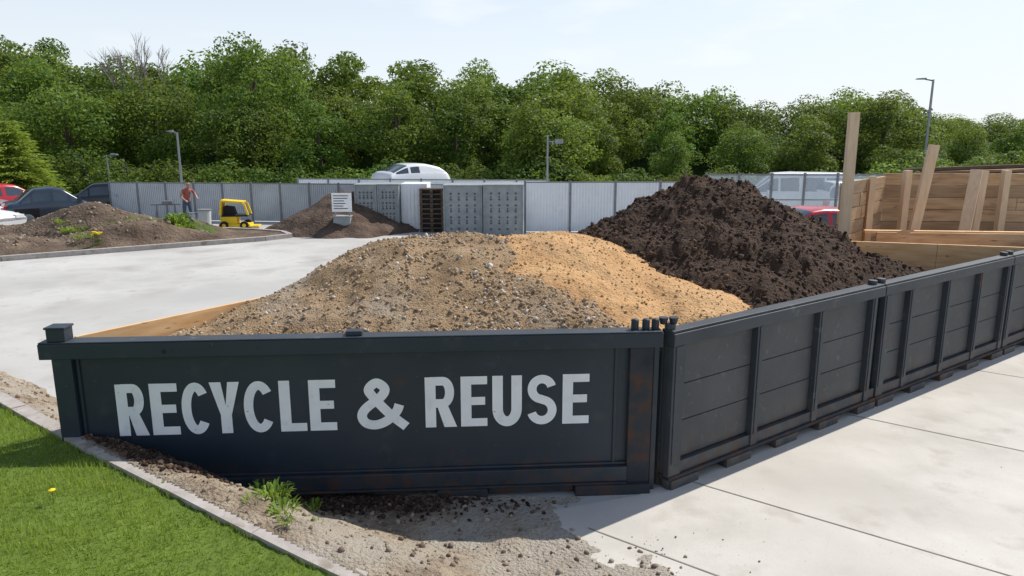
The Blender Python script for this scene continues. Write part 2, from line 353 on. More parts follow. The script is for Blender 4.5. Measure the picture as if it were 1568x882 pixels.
c.wbox(FR,3.66,4.44,-.05,.06,.03,.098,0)
for a0,a1 in [(1.35,1.6),(.3,.8)]: c.wbox(FR,a0,a1,-.05,.09,.0,.10,2)
c.wbox(FR,-.02,.13,-.09,.05,1.534,1.64,0);c.wbox(FR,-.03,.14,-.10,.06,1.641,1.66,0)
c.wbox(FR,2.44,2.58,-.07,.03,1.534,1.575,0)
for a in (4.98,5.08,5.165):
    p=FL+fd*a-fn*.02; c.cyl((p.x,p.y,1.534),(p.x,p.y,1.61),.035,.035,12,0)
    c.cyl((p.x,p.y,1.61),(p.x,p.y,1.63),.04,.025,12,0)
for a in (.9,1.8,2.7,3.6,4.4): c.wbox(FR,a,a+.08,-.09,-.051,.12,1.384,0)
front=c.obj('recycling_container',[m_steel,m_steel,m_steelr,m_steelf],bevel=.006)
rv=MB()
for a in (.35,1.0,1.7,2.45,3.2,4.0,4.6):
    p=FL+fd*a+fn*.069+Z*1.45; rv.cyl(p,p+fn*.006,.008,.008,8,0)
p=FL+fd*.93+fn*.069+Z*1.44; rv.cyl(p,p+fn*.003,.018,.018,12,1)
rv.obj('rivets',[m_steel,m_black],parent=front)
WL=Vector((-3.77,5.98,0));wd=(Vector((-2.81,7.38,0))-WL).normalized();wn=Vector((wd.y,-wd.x,0));WF=(WL,wd,wn)
pl=MB()
for i,(z0,z1) in enumerate([(0,.5),(.505,1.0),(1.005,1.53)]):
    pl.wbox(WF,0,3.9,-.012,.022,z0,z1,0)
for a in (.05,1.2,2.4,3.6): pl.wbox(WF,a,a+.08,-.09,-.013,0,1.46,0)
pl.obj('plywood_side',[m_ply],bevel=.003,parent=front)
def arc(cx,cy,rx,ry,a0,a1,n=22):
    return [(cx+rx*math.cos(math.radians(a0+(a1-a0)*i/n)),cy+ry*math.sin(math.radians(a0+(a1-a0)*i/n))) for i in range(n+1)]
def catm(P,n=7):
    P=[P[0]]+P+[P[-1]];o=[]
    for i in range(1,len(P)-2):
        a,b,c_,d=[np.array(p) for p in P[i-1:i+3]]
        for t in np.linspace(0,1,n,endpoint=False): o.append(tuple(.5*((2*b)+(-a+c_)*t+(2*a-5*b+4*c_-d)*t*t+(-a+3*b-3*c_+d)*t**3)))
    return o+[P[-1]]
def glyph(ch,W):
    t=.20;h=.16;S=[];Pg=[]
    rect=lambda x0,x1,y0,y1:[(x0,y0),(x1,y0),(x1,y1),(x0,y1)]
    if ch in'EL':
        Pg+=[rect(0,t,0,1),rect(t,W,0,h)]
        if ch=='E':Pg+=[rect(t,W,1-h,1),rect(t,W*.92,.5-h/2+.01,.5+h/2+.01)]
    if ch=='Y':Pg+=[[(0,1),(.21,1),(W/2+.02,.40),(W/2-t/2,.36)],[(W-.21,1),(W,1),(W/2+t/2,.36),(W/2-.02,.40)],rect(W/2-t/2,W/2+t/2,0,.42)]
    if ch=='R':
        Pg+=[rect(0,t,0,1),[(W*.38,.46),(W*.74,.46),(W*1.06,0),(W*1.06-.24,0)]]
        S+=[([(t*.5,1-h/2)]+arc(W*.60,.70,W*.40-t/2,.30-h/2,90,-90,16)+[(t*.5,.40+h/2)],.17)]
    if ch=='U':S+=[([(t/2,1)]+arc(W/2,.34,W/2-t/2,.34-h/2,180,360,18)+[(W-t/2,1)],t)]
    if ch=='C':S+=[(arc(W/2+.01,.5,W/2-.085,.5-h/2,40,320,30),.17)]
    if ch=='S':S+=[(arc(W/2,.715,W/2-.11,.20,15,262,22)+arc(W/2,.29,W/2-.10,.205,78,-165,22),.17)]
    if ch=='&':S+=[(catm([(W*.99,.03),(W*.66,.30),(W*.33,.66),(W*.27,.80),(W*.42,.915),(W*.58,.80),(W*.50,.64),(W*.20,.42),(W*.115,.26),(W*.20,.12),(W*.40,.085),(W*.62,.17),(W*.80,.34),(W*.86,.48)]),.18)]
    return S,Pg
def lettering(name,items,z0,z1):
    V=[];F=[]
    hgt=z1-z0
    def put(p,s0,l):
        q=FL+fd*(s0+p[0]*hgt)+fn*(.003+l*.0006)+Z*(z0+p[1]*hgt);return tuple(q)
    for ch,sa,sb in items:
        W=(sb-sa)/hgt;S,Pg=glyph(ch,W);l=0
        for pg in Pg:
            b=len(V);V+=[put(p,sa,l) for p in pg];F.append(tuple(range(b,b+4)));l+=1
        for pts,w in S:
            P=np.array(pts);T=np.gradient(P,axis=0);T/=np.linalg.norm(T,axis=1)[:,None]+1e-9;Nn=np.stack([-T[:,1],T[:,0]],-1)*w/2
            b=len(V)
            for i in range(len(P)):
                ll=l+ (i/len(P))*(4 if ch=='&' else 0)
                V+=[put(P[i]+Nn[i],sa,ll),put(P[i]-Nn[i],sa,ll)]
            F+=[(b+2*i,b+2*i+2,b+2*i+3,b+2*i+1) for i in range(len(P)-1)];l+=1
    me=bpy.data.meshes.new(name);me.from_pydata(V,[],F);me.materials.append(m_white);addo(name,me,front)
s1=lambda x:.455+(x-178)*.00555
s2=lambda x:2.496+(x-545)*.00575
lettering('lettering_recycle',[(c_,s1(a),s1(b)) for c_,a,b in [('R',179,222),('E',230,272),('C',276,320),('Y',321,367),('C',371,419),('L',427,468),('E',473,515)]],.665,1.135)
lettering('lettering_ampersand',[('&',s2(545),s2(622))],.665,1.135)
lettering('lettering_reuse',[(c_,s2(a),s2(b)) for c_,a,b in [('R',651,697),('E',706,747),('U',755,801),('S',808,857),('E',865,907)]],.665,1.135)

def skip(s0,LEN,ribs):
    c=MB();f=RUN;e=s0+LEN
    c.wbox(f,s0+.02,e-.02,-.06,-.018,.12,1.38,1)
    zs=[.25,.62,.98,1.375]
    for z0,z1 in zip(zs[:-1],zs[1:]): c.wbox(f,s0+.02,e-.02,-.017,0,z0+.004,z1-.004,1)
    c.wbox(f,s0,e,-.10,.075,1.385,1.50,0)
    c.wbox(f,s0+.002,e-.002,-.08,.055,1.501,1.525,0)
    for r in ribs:
        w=.16 if abs(r-s0)<.01 else .10
        c.wbox(f,r,r+w,.001,.07,.0 if w>.1 else .13,1.384,0)
        c.wbox(f,r+.03,r+w-.03,.071,.078,.25,1.38,0)
    c.wbox(f,s0+.161,e-.0,.0012,.055,.13,.245,0)
    c.wbox(f,s0,e,-.06,.085,.095,.129,2)
    k=s0+.02
    while k<e-.2:
        c.wbox(f,k,min(k+.38,e-.02),-.06,.10,0,.094,0);k+=.80
    c.wbox(f,s0+.001,s0+.06,-.45,-.061,.0,1.384,0);c.wbox(f,e-.06,e-.001,-.35,-.061,.0,1.384,0)
    for a in (s0+.05,e-.12):
        p=A0+rd*a-rn*.03; c.cyl((p.x,p.y,1.526),(p.x,p.y,1.575),.05,.05,12,0)
    return c.obj('skip_container',[m_steelf,m_steelg,m_steelr],bevel=.006)
skip(0,3.63,[0,1.22,2.30,3.38]);skip(3.65,3.63,[3.65,4.26,5.26,6.22,7.12]);skip(7.30,3.63,[7.30,8.3,9.3,10.3])
lug=MB();p=A0+rd*.06-rn*.03
for dx in (-.07,.02): lug.cyl((p.x+dx,p.y,1.57),(p.x+dx,p.y,1.63),.03,.045,12,0)
lug.obj('hinge_pin',[m_steel])

# ------------------------------------------------------------ piles
def wallcap(X,Y):
    # material slumps down to just under the rim where it meets a container wall
    a=((X-FL.x)*(-fn.x)+(Y-FL.y)*(-fn.y));b=((X-A0.x)*(-rn.x)+(Y-A0.y)*(-rn.y))
    return 1.44+1.0*(np.minimum(a,b)-.06)
def pile(cx,cy,pk,k,cc,sx=1,amp=.05,ns=2.0,seed=1,back=1.0,lump=None,extra=None,warp=.25,cap=False):
    def f(X,Y):
        dx=np.where(X<cx,(X-cx)*sx,X-cx);dy=np.where(Y>cy,(Y-cy)*back,Y-cy)
        wx=warp*fbm(X*.9,Y*.9,seed+30);wy=warp*fbm(X*.9,Y*.9,seed+40)
        r=np.hypot(dx+wx,dy+wy)
        z=pk-k*(np.sqrt(r*r+cc*cc)-cc)
        if extra is not None:z=np.maximum(z,extra(X,Y))
        z=z+amp*fbm(X*ns,Y*ns,seed,7,.6)
        if lump:z=z+lump*np.maximum(0,fbm(X*4.5,Y*4.5,seed+9,4,.6)-.05)
        if cap:z=np.minimum(z,wallcap(X,Y)+.04*fbm(X*5,Y*5,seed+3))
        return z
    return f
def seg_r(X,Y,a,b):
    dx,dy=b[0]-a[0],b[1]-a[1];t=np.clip(((X-a[0])*dx+(Y-a[1])*dy)/(dx*dx+dy*dy),0,1)
    return t,np.hypot(X-a[0]-t*dx,Y-a[1]-t*dy)
def sridge(X,Y):
    t,d=seg_r(X,Y,(.6,8.55),(2.15,7.35));return 2.03-.45*t-.55*(np.sqrt(d*d+.16)-.4)
def gridge(X,Y):
    t,d=seg_r(X,Y,(-.6,8.2),(.50,6.5));t2,d2=seg_r(X,Y,(-.9,8.3),(-2.9,6.7))
    return np.maximum(2.06-.48*t-.5*(np.sqrt(d*d+.36)-.6),2.02-.60*t2-.5*(np.sqrt(d2*d2+.5)-.7))
def mskirt(X,Y):
    s=(X-A0.x)*rd.x+(Y-A0.y)*rd.y;p=-((X-A0.x)*rn.x+(Y-A0.y)*rn.y)
    return 1.70-.45*np.maximum(0,np.abs(s-3.2)-1.25)-.06*p
fg=pile(-.72,8.4,2.09,.52,1.1,.9,.10,2.4,1,1.35,warp=.12,extra=gridge,cap=True)
fs=pile(.36,8.7,2.08,.5,1.2,1.0,.08,2.6,15,1.3,extra=sridge,warp=.15,cap=True)
fm=pile(2.75,9.9,2.68,.56,.2,.85,.15,2.1,22,1.15,.20,extra=mskirt,warp=.2,cap=True)
def inside(X,Y,m=.07):
    a=((X-FL.x)*(-fn.x)+(Y-FL.y)*(-fn.y))>m+.05
    b=((X-A0.x)*(-rn.x)+(Y-A0.y)*(-rn.y))>m+.05
    c_=((X-WL.x)*wn.x+(Y-WL.y)*wn.y)>.03
    return a&b&c_
msk=lambda X,Y,H:inside(X,Y,.012)&(H>-.05)
gp=heightfield('gravel_pile',-4,4.5,5.85,13,.03,fg,msk,m_gravel)
sp=heightfield('sand_pile',-3,5,5.9,13,.03,fs,msk,m_sand)
mp_=heightfield('mulch_pile',-3.5,9.5,6,16,.035,fm,msk,m_mulch)
def scat(name,f,others,x0,x1,y0,y1,n,smin,smax,mat,parent,pw=2.5,extra=None):
    x=rng.uniform(x0,x1,n);y=rng.uniform(y0,y1,n);z=f(x,y)
    k=inside(x,y,.06)&(z>0)
    for o in others:k&=z>o(x,y)-.03
    if extra is not None:k&=extra(x,y)
    x,y,z=x[k],y[k],z[k];s=smin+(smax-smin)*rng.uniform(0,1,len(x))**pw
    rocks(name,np.stack([x,y,z+s*.1],-1),s,mat,parent=parent)
scat('stones',fg,[fs,fm],-4,2.5,5.9,9.6,40000,.004,.032,m_peb,gp,4.4,extra=lambda x,y:rng.uniform(0,1,len(x))<np.clip(.70+.35*x+.9*fbm(x*.9,y*.9,55),.32,1))
scat('clods',fs,[fg,fm],-1,3.2,5.9,9.5,7000,.004,.024,m_sandc,sp,5)
scat('clods',fm,[fs,fg],-1,7.5,6,12,34000,.007,.042,m_clod,mp_,4)

n=11000;x=rng.uniform(-6.8,1.8,n);y=rng.uniform(3.3,9,n);d,_=kerbd(x,y);z=zT(x,y)
k=(d>.08)&(z>-.012)&~((y>5.85)&(x>-3.9)&inside(x,y,-.3));x,y,z=x[k],y[k],z[k];s=.004+.030*rng.uniform(0,1,len(x))**5
rocks('dirt_clods',np.stack([x,y,z+s*.2],-1),s,m_dclod)
n=3200;x=rng.normal(-3.0,.55,n);y=rng.normal(5.60,.18,n);d,_=kerbd(x,y);k=(d>.05)&(y<5.88);x,y=x[k],y[k];z=zT(x,y);s=.006+.03*rng.uniform(0,1,len(x))**3
n=1500;x2=rng.normal(-1.3,.6,n);y2=5.93-np.abs(rng.normal(0,.15,n));z2=zT(x2,y2);s2=.005+.028*rng.uniform(0,1,n)**3
rocks('soil_clods',np.stack([np.r_[x,x2],np.r_[y,y2],np.r_[z,z2]+.005],-1),np.r_[s,s2],m_clod)
x=np.r_[rng.normal(1.3,.4,45),rng.uniform(1.5,6,14)];y=np.r_[rng.normal(5.1,.3,45),rng.uniform(4.3,7.5,14)]
s=.004+.016*rng.uniform(0,1,len(x))**4;k=(((x-A0.x)*rn.x+(y-A0.y)*rn.y)>.12);x,y,s=x[k],y[k],s[k]
rocks('pavement_crumbs',np.stack([x,y,.008+s*.3],-1),s,m_dclod)

# ------------------------------------------------------------ timber bays
def planks(mb,p0,p1,z0,z1,n,th,mats=(0,1)):
    p0=Vector(p0);p1=Vector(p1);d=(p1-p0).normalized();nn=Vector((d.y,-d.x,0));L=(p1-p0).length;hh=(z1-z0)/n
    for i in range(n):
        j=random.uniform(-.008,.008);cut=random.uniform(.35,.65)*L
        mb.wbox((p0,d,nn),random.uniform(-.03,.02),cut-.003,-th/2+j,th/2+j,z0+i*hh+.004,z0+(i+1)*hh-.004,random.choice(mats))
        mb.wbox((p0,d,nn),cut+.003,L+random.uniform(-.02,.03),-th/2-j,th/2-j,z0+i*hh+.004,z0+(i+1)*hh-.004,random.choice(mats))
t=MB()
planks(t,(7.18,14,0),(13.5,13.6,0),0,2.55,11,.05,(0,0,1))
planks(t,(5.35,11.75,0),(7.12,13.9,0),0,2.50,11,.05,(0,0,1))
for x in (7.35,9.2,11.1,13.2): t.box(x,x+.12,13.55,13.68,0,2.62,2)
t.box(6.35,6.46,12.85,12.93,0,2.55,2)
t.obj('timber_bay_wall',[m_plank,m_plankb,m_post],bevel=.004)
t=MB()
planks(t,(5.05,12.15,0),(8.15,11.25,0),.0,1.52,3,.05,(0,))
planks(t,(6.3,12.35,0),(10.5,11.9,0),.9,1.62,2,.05,(0,1))
t.beam((6.2,12.6,1.6),(9.4,12.1,1.62),.12,.05,0)
t.obj('timber_bay_divider',[m_ply,m_plank],bevel=.004)
t=MB();t.beam((5.40,11.62,0),(5.38,11.62,3.60),.15,.10,0);t.obj('timber_post',[m_post],bevel=.004)
t=MB();t.beam((7.05,12.9,0),(7.38,12.8,3.09),.17,.08,0);t.obj('timber_post',[m_post],bevel=.004)
t=MB();t.beam((7.95,12.7,.4),(8.50,13.3,2.64),.19,.07,0);t.beam((8.55,13.3,.4),(8.75,13.45,2.62),.12,.07,0);t.obj('timber_post',[m_post],bevel=.004)
t=MB()
for i in range(12):
    a=random.uniform(-.25,.25);x=9.6+random.uniform(-1.0,1.6);y=14.5+random.uniform(-.2,.8)
    t.beam((x-random.uniform(.5,1.5),y-a,2.3+i*.027),(x+random.uniform(.5,1.6),y+a,2.32+i*.03+random.uniform(0,.08)),random.uniform(.1,.25),.05,random.choice((0,1)))
t.box(7.8,12,14.1,15.4,0,2.3,1)
t.obj('timber_stack',[m_plankb,m_pallet],bevel=.003)

# ------------------------------------------------------------ planted island left
isl=[(-24,15.5),(-18,17.0),(-13.6,18.9),(-10.4,21.1),(-7.9,22.8),(-7.3,23.5),(-7.8,24.3),(-9,24.9),(-14,26.2),(-24,26.2)]
def inpoly(X,Y,P):
    r=np.zeros(np.shape(X),bool);n=len(P)
    for i in range(n):
        x1,y1=P[i];x2,y2=P[(i+1)%n]
        r^=((y1>Y)!=(y2>Y))&(X<(x2-x1)*(Y-y1)/(y2-y1+1e-9)+x1)
    return r
def edged(X,Y,P):
    D=np.full(np.shape(X),1e9)
    for a,b in zip(P[:-1],P[1:]):
        dx,dy=b[0]-a[0],b[1]-a[1];t=np.clip(((X-a[0])*dx+(Y-a[1])*dy)/(dx*dx+dy*dy),0,1)
        D=np.minimum(D,np.hypot(X-a[0]-t*dx,Y-a[1]-t*dy))
    return D
def fI(X,Y):
    z=0*X
    for (cx,cy,rx,ry,h) in [(-11.4,21.9,3.0,1.6,.62),(-15.5,20.6,3.2,2.0,.35),(-13.8,23.6,3.0,1.7,1.05),(-17.2,23.0,2.6,1.8,.38),(-11.4,24.0,2.2,1.2,.5)]:
        z=np.maximum(z,h*np.maximum(0,1-np.hypot((X-cx)/rx,(Y-cy)/ry)**1.3))
    z=z+.16*fbm(X*1.5,Y*1.5,61,6)*sstep(.05,.3,z)
    return .10+np.maximum(z,-.02)*sstep(0,.9,edged(X,Y,isl))+.01*fbm(X*3,Y*3,4)
heightfield('planting_island',-24,-7,15,26.5,.07,fI,lambda X,Y,H:inpoly(X,Y,isl),m_mound)
def zI(x,y):return float(fI(np.array([x]),np.array([y]))[0])
for (x,y,r,nn,h) in [(-10.9,23.4,.5,160,.55),(-10.5,23.0,.4,80,.35),(-13.6,22.2,.5,130,.25),(-14.2,22.6,.4,70,.2),(-12.6,20.9,.35,60,.2),(-16,20.2,.5,90,.15),(-15.3,19.9,.5,80,.15)]:
    weed('weed_plant',x,y,zI(x,y),r,nn,h)
fl=MB()
for i in range(7):
    x=-12.0+random.uniform(-.12,.12);y=20.6+random.uniform(-.1,.1);z=zI(x,y)+random.uniform(.2,.4)
    fl.cyl((x,y,z-.45),(x,y,z),.008,.006,5,1);fl.cyl((x,y,z),(x,y,z+.05),.03,.06,8,0)
fl.obj('yellow_flower',[m_flower,m_weed])
kk=MB()
for a,b in zip(isl[:-1],isl[1:]):
    kk.beam((a[0],a[1],.06),(b[0],b[1],.06),.16,.16,0)
kk.obj('island_kerb',[m_kerb])
n=3500;x=rng.uniform(-20,-8,n);y=rng.uniform(17.5,25.5,n);k=inpoly(x,y,isl);x,y=x[k],y[k];z=fI(x,y);k=z>.22;x,y,z=x[k],y[k],z[k];s=.015+.08*rng.uniform(0,1,len(x))**4
rocks('island_clods',np.stack([x,y,z],-1),s,m_dclod)
fh=pile(-6.0,26.0,1.36,.56,.35,1,.16,1.5,77,1.7)
heightfield('soil_heap',-10.5,-3,22.5,28.5,.06,lambda X,Y:fh(X,Y),lambda X,Y,H:(H>-.04),m_heap)

# ------------------------------------------------------------ fences
def fence(name,p0,p1,h,step,mat,corr=True,glass=False,z0=.03):
    p0=Vector(p0);p1=Vector(p1);d=(p1-p0).normalized();nn=Vector((d.y,-d.x,0));L=(p1-p0).length;n=max(1,round(L/step));st=L/n;fr=(p0,d,nn);mb=MB()
    for i in range(n+1): mb.wbox(fr,i*st-.035,i*st+.035,-.03,.04,0,h+.04,1)
    for i in range(n):
        a=i*st+.036;b=(i+1)*st-.036
        if glass:
            mb.wbox(fr,a,b,-.006,.006,.25,h-.05,0);mb.wbox(fr,a,b,-.02,.02,h-.049,h,1);mb.wbox(fr,a,b,-.02,.02,.2,.249,1);mb.wbox(fr,a,b,-.02,.02,h*.55,h*.55+.03,1)
        else:
            k=14;w=(b-a)/k
            for j in range(k):
                mb.wbox(fr,a+j*w,a+j*w+w*.55,-.012,.018,z0,h-.03,0);mb.wbox(fr,a+j*w+w*.55,a+(j+1)*w,-.022,-.010,z0,h-.03,0)
            mb.wbox(fr,a,b,-.03,.03,h-.029,h+.01,1)
    return mb.obj(name,[mat,m_fpost])
fence('metal_fence',(-16.0,28.8,0),(-2.0,27.4,0),1.5,1.2,m_fence)
fence('metal_fence',(-9.0,30.5,0),(1.5,29.5,0),1.55,1.3,m_wpanel)
fence('metal_fence',(.45,24.9,0),(6.7,25.1,0),1.74,1.45,m_wpanel)
fence('glass_fence',(6.75,25.2,0),(13.5,25.0,0),2.0,1.1,m_pglass,glass=True)
def unit(x0,x1,y,depth,h,side):
    mb=MB();mb.box(x0,x1,y+.05,y+depth,.05,h,1 if side else 0);mb.box(x0,x1,y,y+.048,.05,h-.0,0)
    mb.box(x0-.02,x1+.02,y-.03,y+depth+.02,h+.001,h+.04,0);mb.box(x0,x1,y-.02,y+depth,0,.049,2)
    for x in (x0,x1-.05): mb.box(x,x+.05,y-.03,y-.001,.05,h,0)
    nx=4;nz=7
    for i in range(nx):
        for j in range(nz):
            cx=x0+.12+(x1-x0-.24)*(i+.5)/nx;cz=.15+(h-.3)*(j+.5)/nz
            s=.045
            mb.add([(cx-s,y-.012,cz),(cx,y-.012,cz-s),(cx+s,y-.012,cz),(cx,y-.012,cz+s),(cx-s,y+.01,cz),(cx,y+.01,cz-s),(cx+s,y+.01,cz),(cx,y+.01,cz+s)],
               [(0,1,2,3),(0,4,5,1),(1,5,6,2),(2,6,7,3),(3,7,4,0),(4,7,6,5)],2)
            if j%2:mb.box(cx-.02,cx+.02,y-.010,y-.0005,cz+.05,cz+.11,2)
    if side:
        for j in range(8):mb.box(x1+.0,x1+.012,y+.08+j*(depth-.1)/8,y+.08+(j+.5)*(depth-.1)/8,.06,h-.02,1)
    return mb.obj('storage_unit',[m_block,m_wpanel,m_blockd],bevel=.004)
unit(-5.5,-4.72,25.2,1.0,1.60,False);unit(-4.70,-3.95,25.2,1.0,1.61,False)
w=MB();w.box(-3.93,-3.0,25.5,26.7,.03,1.64,0)
for j in range(7):w.box(-3.90+j*.13,-3.84+j*.13,25.48,25.499,.05,1.6,0)
w.obj('storage_cabinet',[m_wpanel],bevel=.005)
unit(-2.28,-.98,23.9,1.2,1.66,False);unit(-.95,.38,23.8,1.2,1.68,True)
pm=MB()
for i in range(9):
    z=.02+i*.168
    pm.box(-3.2,-2.36,24.9,25.4,z+.10,z+.15,0);pm.box(-3.13,-2.43,24.97,25.36,z,z+.099,1)  # black core in each layer's open gaps stands in for their shade
    for x in (-3.2,-2.83,-2.46): pm.box(x,x+.10,24.90,24.968,z,z+.099,0)
pm.obj('pallet_stack',[m_pallet,m_black],bevel=.006)
s_=MB();s_.box(-5.98,-5.42,24.0,24.5,0,.62,0);s_.box(-6.0,-5.4,23.97,24.52,.621,.66,0)
for x in (-5.95,-5.47):s_.box(x,x+.04,24.1,24.14,.661,1.42,3)
s_.box(-6.02,-5.36,24.06,24.09,.80,1.42,1)
for i in range(6):
    wv=random.uniform(.3,.52);s_.box(-5.96,-5.96+wv,24.052,24.0585,1.32-i*.085,1.345-i*.085,2)
s_.obj('notice_board',[m_block,m_white,m_black,m_fpost],bevel=.004)
b_=MB()
for x in (6.9,8.4):b_.prism([(x,0),(x+1.4,0),(x+1.4,.95),(x,.95)],15.9,16.2,0);b_.box(x,x+1.4,15.8,16.3,0,.25,0)
b_.box(6.85,9.9,15.75,16.35,.951,1.03,1)
b_.obj('concrete_barrier',[m_concb,m_wpanel],bevel=.01)

# ------------------------------------------------------------ street lamps
def lamp(x,y,h,arm,r=.05,head=.5):
    mb=MB();mb.cyl((0,0,0),(0,0,.25),r*1.9,r*1.8,12,0);mb.cyl((0,0,.25),(0,0,h),r*1.1,r*.7,12,0)
    if arm:
        mb.cyl((0,0,h-.05),(arm*.5,0,h+.02),r*.6,r*.5,8,0);mb.box8([(arm*.45,-.1,h),(arm,-.13,h+.0),(arm,.13,h+.0),(arm*.45,.1,h),(arm*.45,-.08,h+.09),(arm*.97,-.1,h+.06),(arm*.97,.1,h+.06),(arm*.45,.08,h+.09)],0)
    return mb.obj('street_lamp',[m_pole],loc=(x,y,0))
lamp(-13.4,29.4,3.45,-.35,.055);lamp(-18.6,33.5,2.45,.5,.05);lamp(22.6,40,6.3,-.9,.08)
l=lamp(1.42,29.2,3.35,0,.05)
mb=MB();mb.box(.30,.62,-.05,.05,3.0,3.18,0);mb.box(.0,.30,-.02,.02,3.07,3.11,0);mb.cyl((.2,0,2.95),(.2,0,3.07),.03,.03,8,0);mb.obj('pole_flag_fitting',[m_pole],parent=l)  # flag-shaped sign fitting on a short arm, not a lamp

# ------------------------------------------------------------ cars (lofted shells)
def car(name,x,y,rz,pm,L=4.3,W=1.78,H=1.42,kind='sedan'):
    hl=L/2;b=H*.62
    if kind=='sedan': TX_=[-hl,-hl+.05,-hl+.25,-hl*.74,-hl*.42,-.1,hl*.14,hl*.50,hl-.5,hl-.15,hl]; TZ=[.62,b-.02,b+.04,b+.06,H-.03,H,H-.05,b+.03,b-.10,b-.2,.48]
    elif kind=='van': TX_=[-hl,-hl+.06,-hl+.3,0,hl*.35,hl*.72,hl-.12,hl]; TZ=[.7,H-.2,H-.02,H,H-.05,b+.05,b-.12,.5]
    else:
        b=H*.80; TX_=[-hl,-hl+.10,-hl*.7,-hl*.35,0,hl*.3,hl*.6,hl*.85,hl];TZ=[b*.8,b+.05,H*.93,H*.99,H,H*.975,H*.88,b,.6]
    xs=np.unique(np.r_[np.linspace(-hl,hl,61)])
    xf=np.linspace(-hl,hl,400);zf=np.interp(xf,TX_,TZ);kn=np.hanning(21 if kind!='dome' else 61);kn/=kn.sum()
    pad=len(kn)//2;zf=np.convolve(np.pad(zf,pad,mode='edge'),kn,'valid')
    top=np.interp(xs,xf,zf);V=[];rows=0
    for xx,t in zip(xs,top):
        e=abs(xx)/hl;w=W/2*(1-.64*max(0,e-.75)**2-.03*e)
        bb=min(b,t-.03);g=max(0,(t-bb)/(H-b));wt=w*(.95-.17*min(1,g))
        half=[(0,.22),(w*.86,.22),(w*.97,.30),(w,.45),(w*1.0,bb*.8),(w*.97,bb)]
        for f in (.12,.3,.5,.7,.84):half.append((w*.96+(wt-w*.96)*f,bb+(t-.05-bb)*f))
        half+= [(wt*.97,t-.04),(wt*.86,t-.008),(wt*.5,t+.012),(0,t+.018)]
        ring=half+[(-a_,z_) for a_,z_ in half[-2:0:-1]]
        rows=len(ring);V+=[(xx,a_,z_) for a_,z_ in ring]
    F=[];m=[];nh=len(half)
    for i in range(len(xs)-1):
        xm=(xs[i]+xs[i+1])/2;tm=(top[i]+top[i+1])/2;sl=abs(top[i+1]-top[i])/(xs[i+1]-xs[i])
        for j in range(rows):
            F.append((i*rows+j,(i+1)*rows+j,(i+1)*rows+(j+1)%rows,i*rows+(j+1)%rows))
            jj=j if j<nh-1 else rows-1-j
            mt=0
            if tm-b>.16 and 6<=jj<=9 and (kind!='dome' or xm>-.1):
                mt=1
                if any(abs(xm-p)<.045 for p in (-hl*.48,-.12*hl+.05,hl*.24)):mt=0
            if jj>=11 and tm>b+.10 and sl>(.30 if kind!='dome' else .2) and tm<H-.04 and (kind!='dome' or xm>0):mt=1
            if jj in(0,):mt=2
            for wx in(hl*.62,-hl*.60):
                if abs(xm-wx)<.36 and jj in(1,2,3):mt=2
            m.append(mt)
    F.append(tuple(range(rows))[::-1]);m.append(0);k=(len(xs)-1)*rows;F.append(tuple(range(k,k+rows)));m.append(0)
    mb=MB();mb.add(V,F,0);mb.m=m
    bl=H*.62
    for sy in(-1,1):
        mb.box(hl-.2,hl+.012,sy*(W/2-.3)-.15,sy*(W/2-.3)+.15,bl-.30,bl-.18,3)
        mb.box(-hl-.02,-hl+.12,sy*(W/2-.24)-.16,sy*(W/2-.24)+.16,bl-.22,bl-.06,4)
        mb.box(hl*.42-.07,hl*.42+.07,sy*(W/2+.06)-.07,sy*(W/2+.06)+.07,bl+.0,bl+.13,0)
        for wx in(hl*.62,-hl*.60):
            mb.cyl((wx,sy*(W/2-.22),.31),(wx,sy*(W/2+.01),.31),.31,.30,22,2);mb.cyl((wx,sy*(W/2+.011),.31),(wx,sy*(W/2+.018),.31),.20,.18,12,5)
    mb.box(-hl-.02,-hl+.1,-.25,.25,.50,.61,3)
    o=mb.obj(name,[pm,m_glass,m_black,m_white,m_lred,m_pole],loc=(x,y,0),rz=rz)
    for p in o.data.polygons[:len(F)-2]:p.use_smooth=True
    return o
car('parked_car',-17.4,27.4,math.radians(40),p_dark,L=3.3)
car('parked_car',-16.6,30.4,math.radians(25),p_black,L=4.0)
car('parked_car',-20.9,29.5,math.radians(60),p_red)
car('parked_car',-19.7,25.7,math.radians(-20),p_wht,H=1.2)
car('parked_car',-21.2,27.5,math.radians(10),p_grey,H=1.4)
car('parked_van',-4.5,31.6,math.radians(215),p_wht,L=3.2,W=1.9,H=2.15,kind='dome')
car('parked_car',8.3,20.2,math.radians(190),p_red,H=1.32)
car('parked_van',10.6,27.6,math.radians(170),p_wht,L=4.4,W=2.0,H=1.95,kind='van')
car('parked_car',8.4,29.2,math.radians(20),p_blue)
car('parked_van',13.1,26.9,math.radians(10),p_wht,L=4.0,W=1.9,H=1.7,kind='van')

y_=MB()
y_.box(-.62,.62,-.4,.4,.10,.22,0);y_.box(-.55,.10,-.32,.32,.221,.52,0);y_.box(-.5,.55,-.34,.34,.521,.58,2)
y_.prism([(-.6,.58),(-.52,1.12),(-.44,1.12),(-.50,.58)],-.36,.36,0)
y_.prism([(-.52,1.121),(.38,1.05),(.40,1.12),(-.50,1.20)],-.36,.36,0)
y_.prism([(.38,1.05),(.52,.581),(.60,.581),(.46,1.05)],-.36,-.28,0);y_.prism([(.38,1.05),(.52,.581),(.60,.581),(.46,1.05)],.28,.36,0)
y_.prism([(-.45,.582),(-.40,.95),(-.05,.90),(.05,.582)],-.2,.2,2)
for x in(-.4,.4):
    for s in(-1,1):y_.cyl((x,s*.33,.17),(x,s*.46,.17),.17,.17,16,2);y_.cyl((x,s*.461,.17),(x,s*.47,.17),.08,.08,10,0)
y_.box(.62,.95,-.3,.3,.08,.14,0)
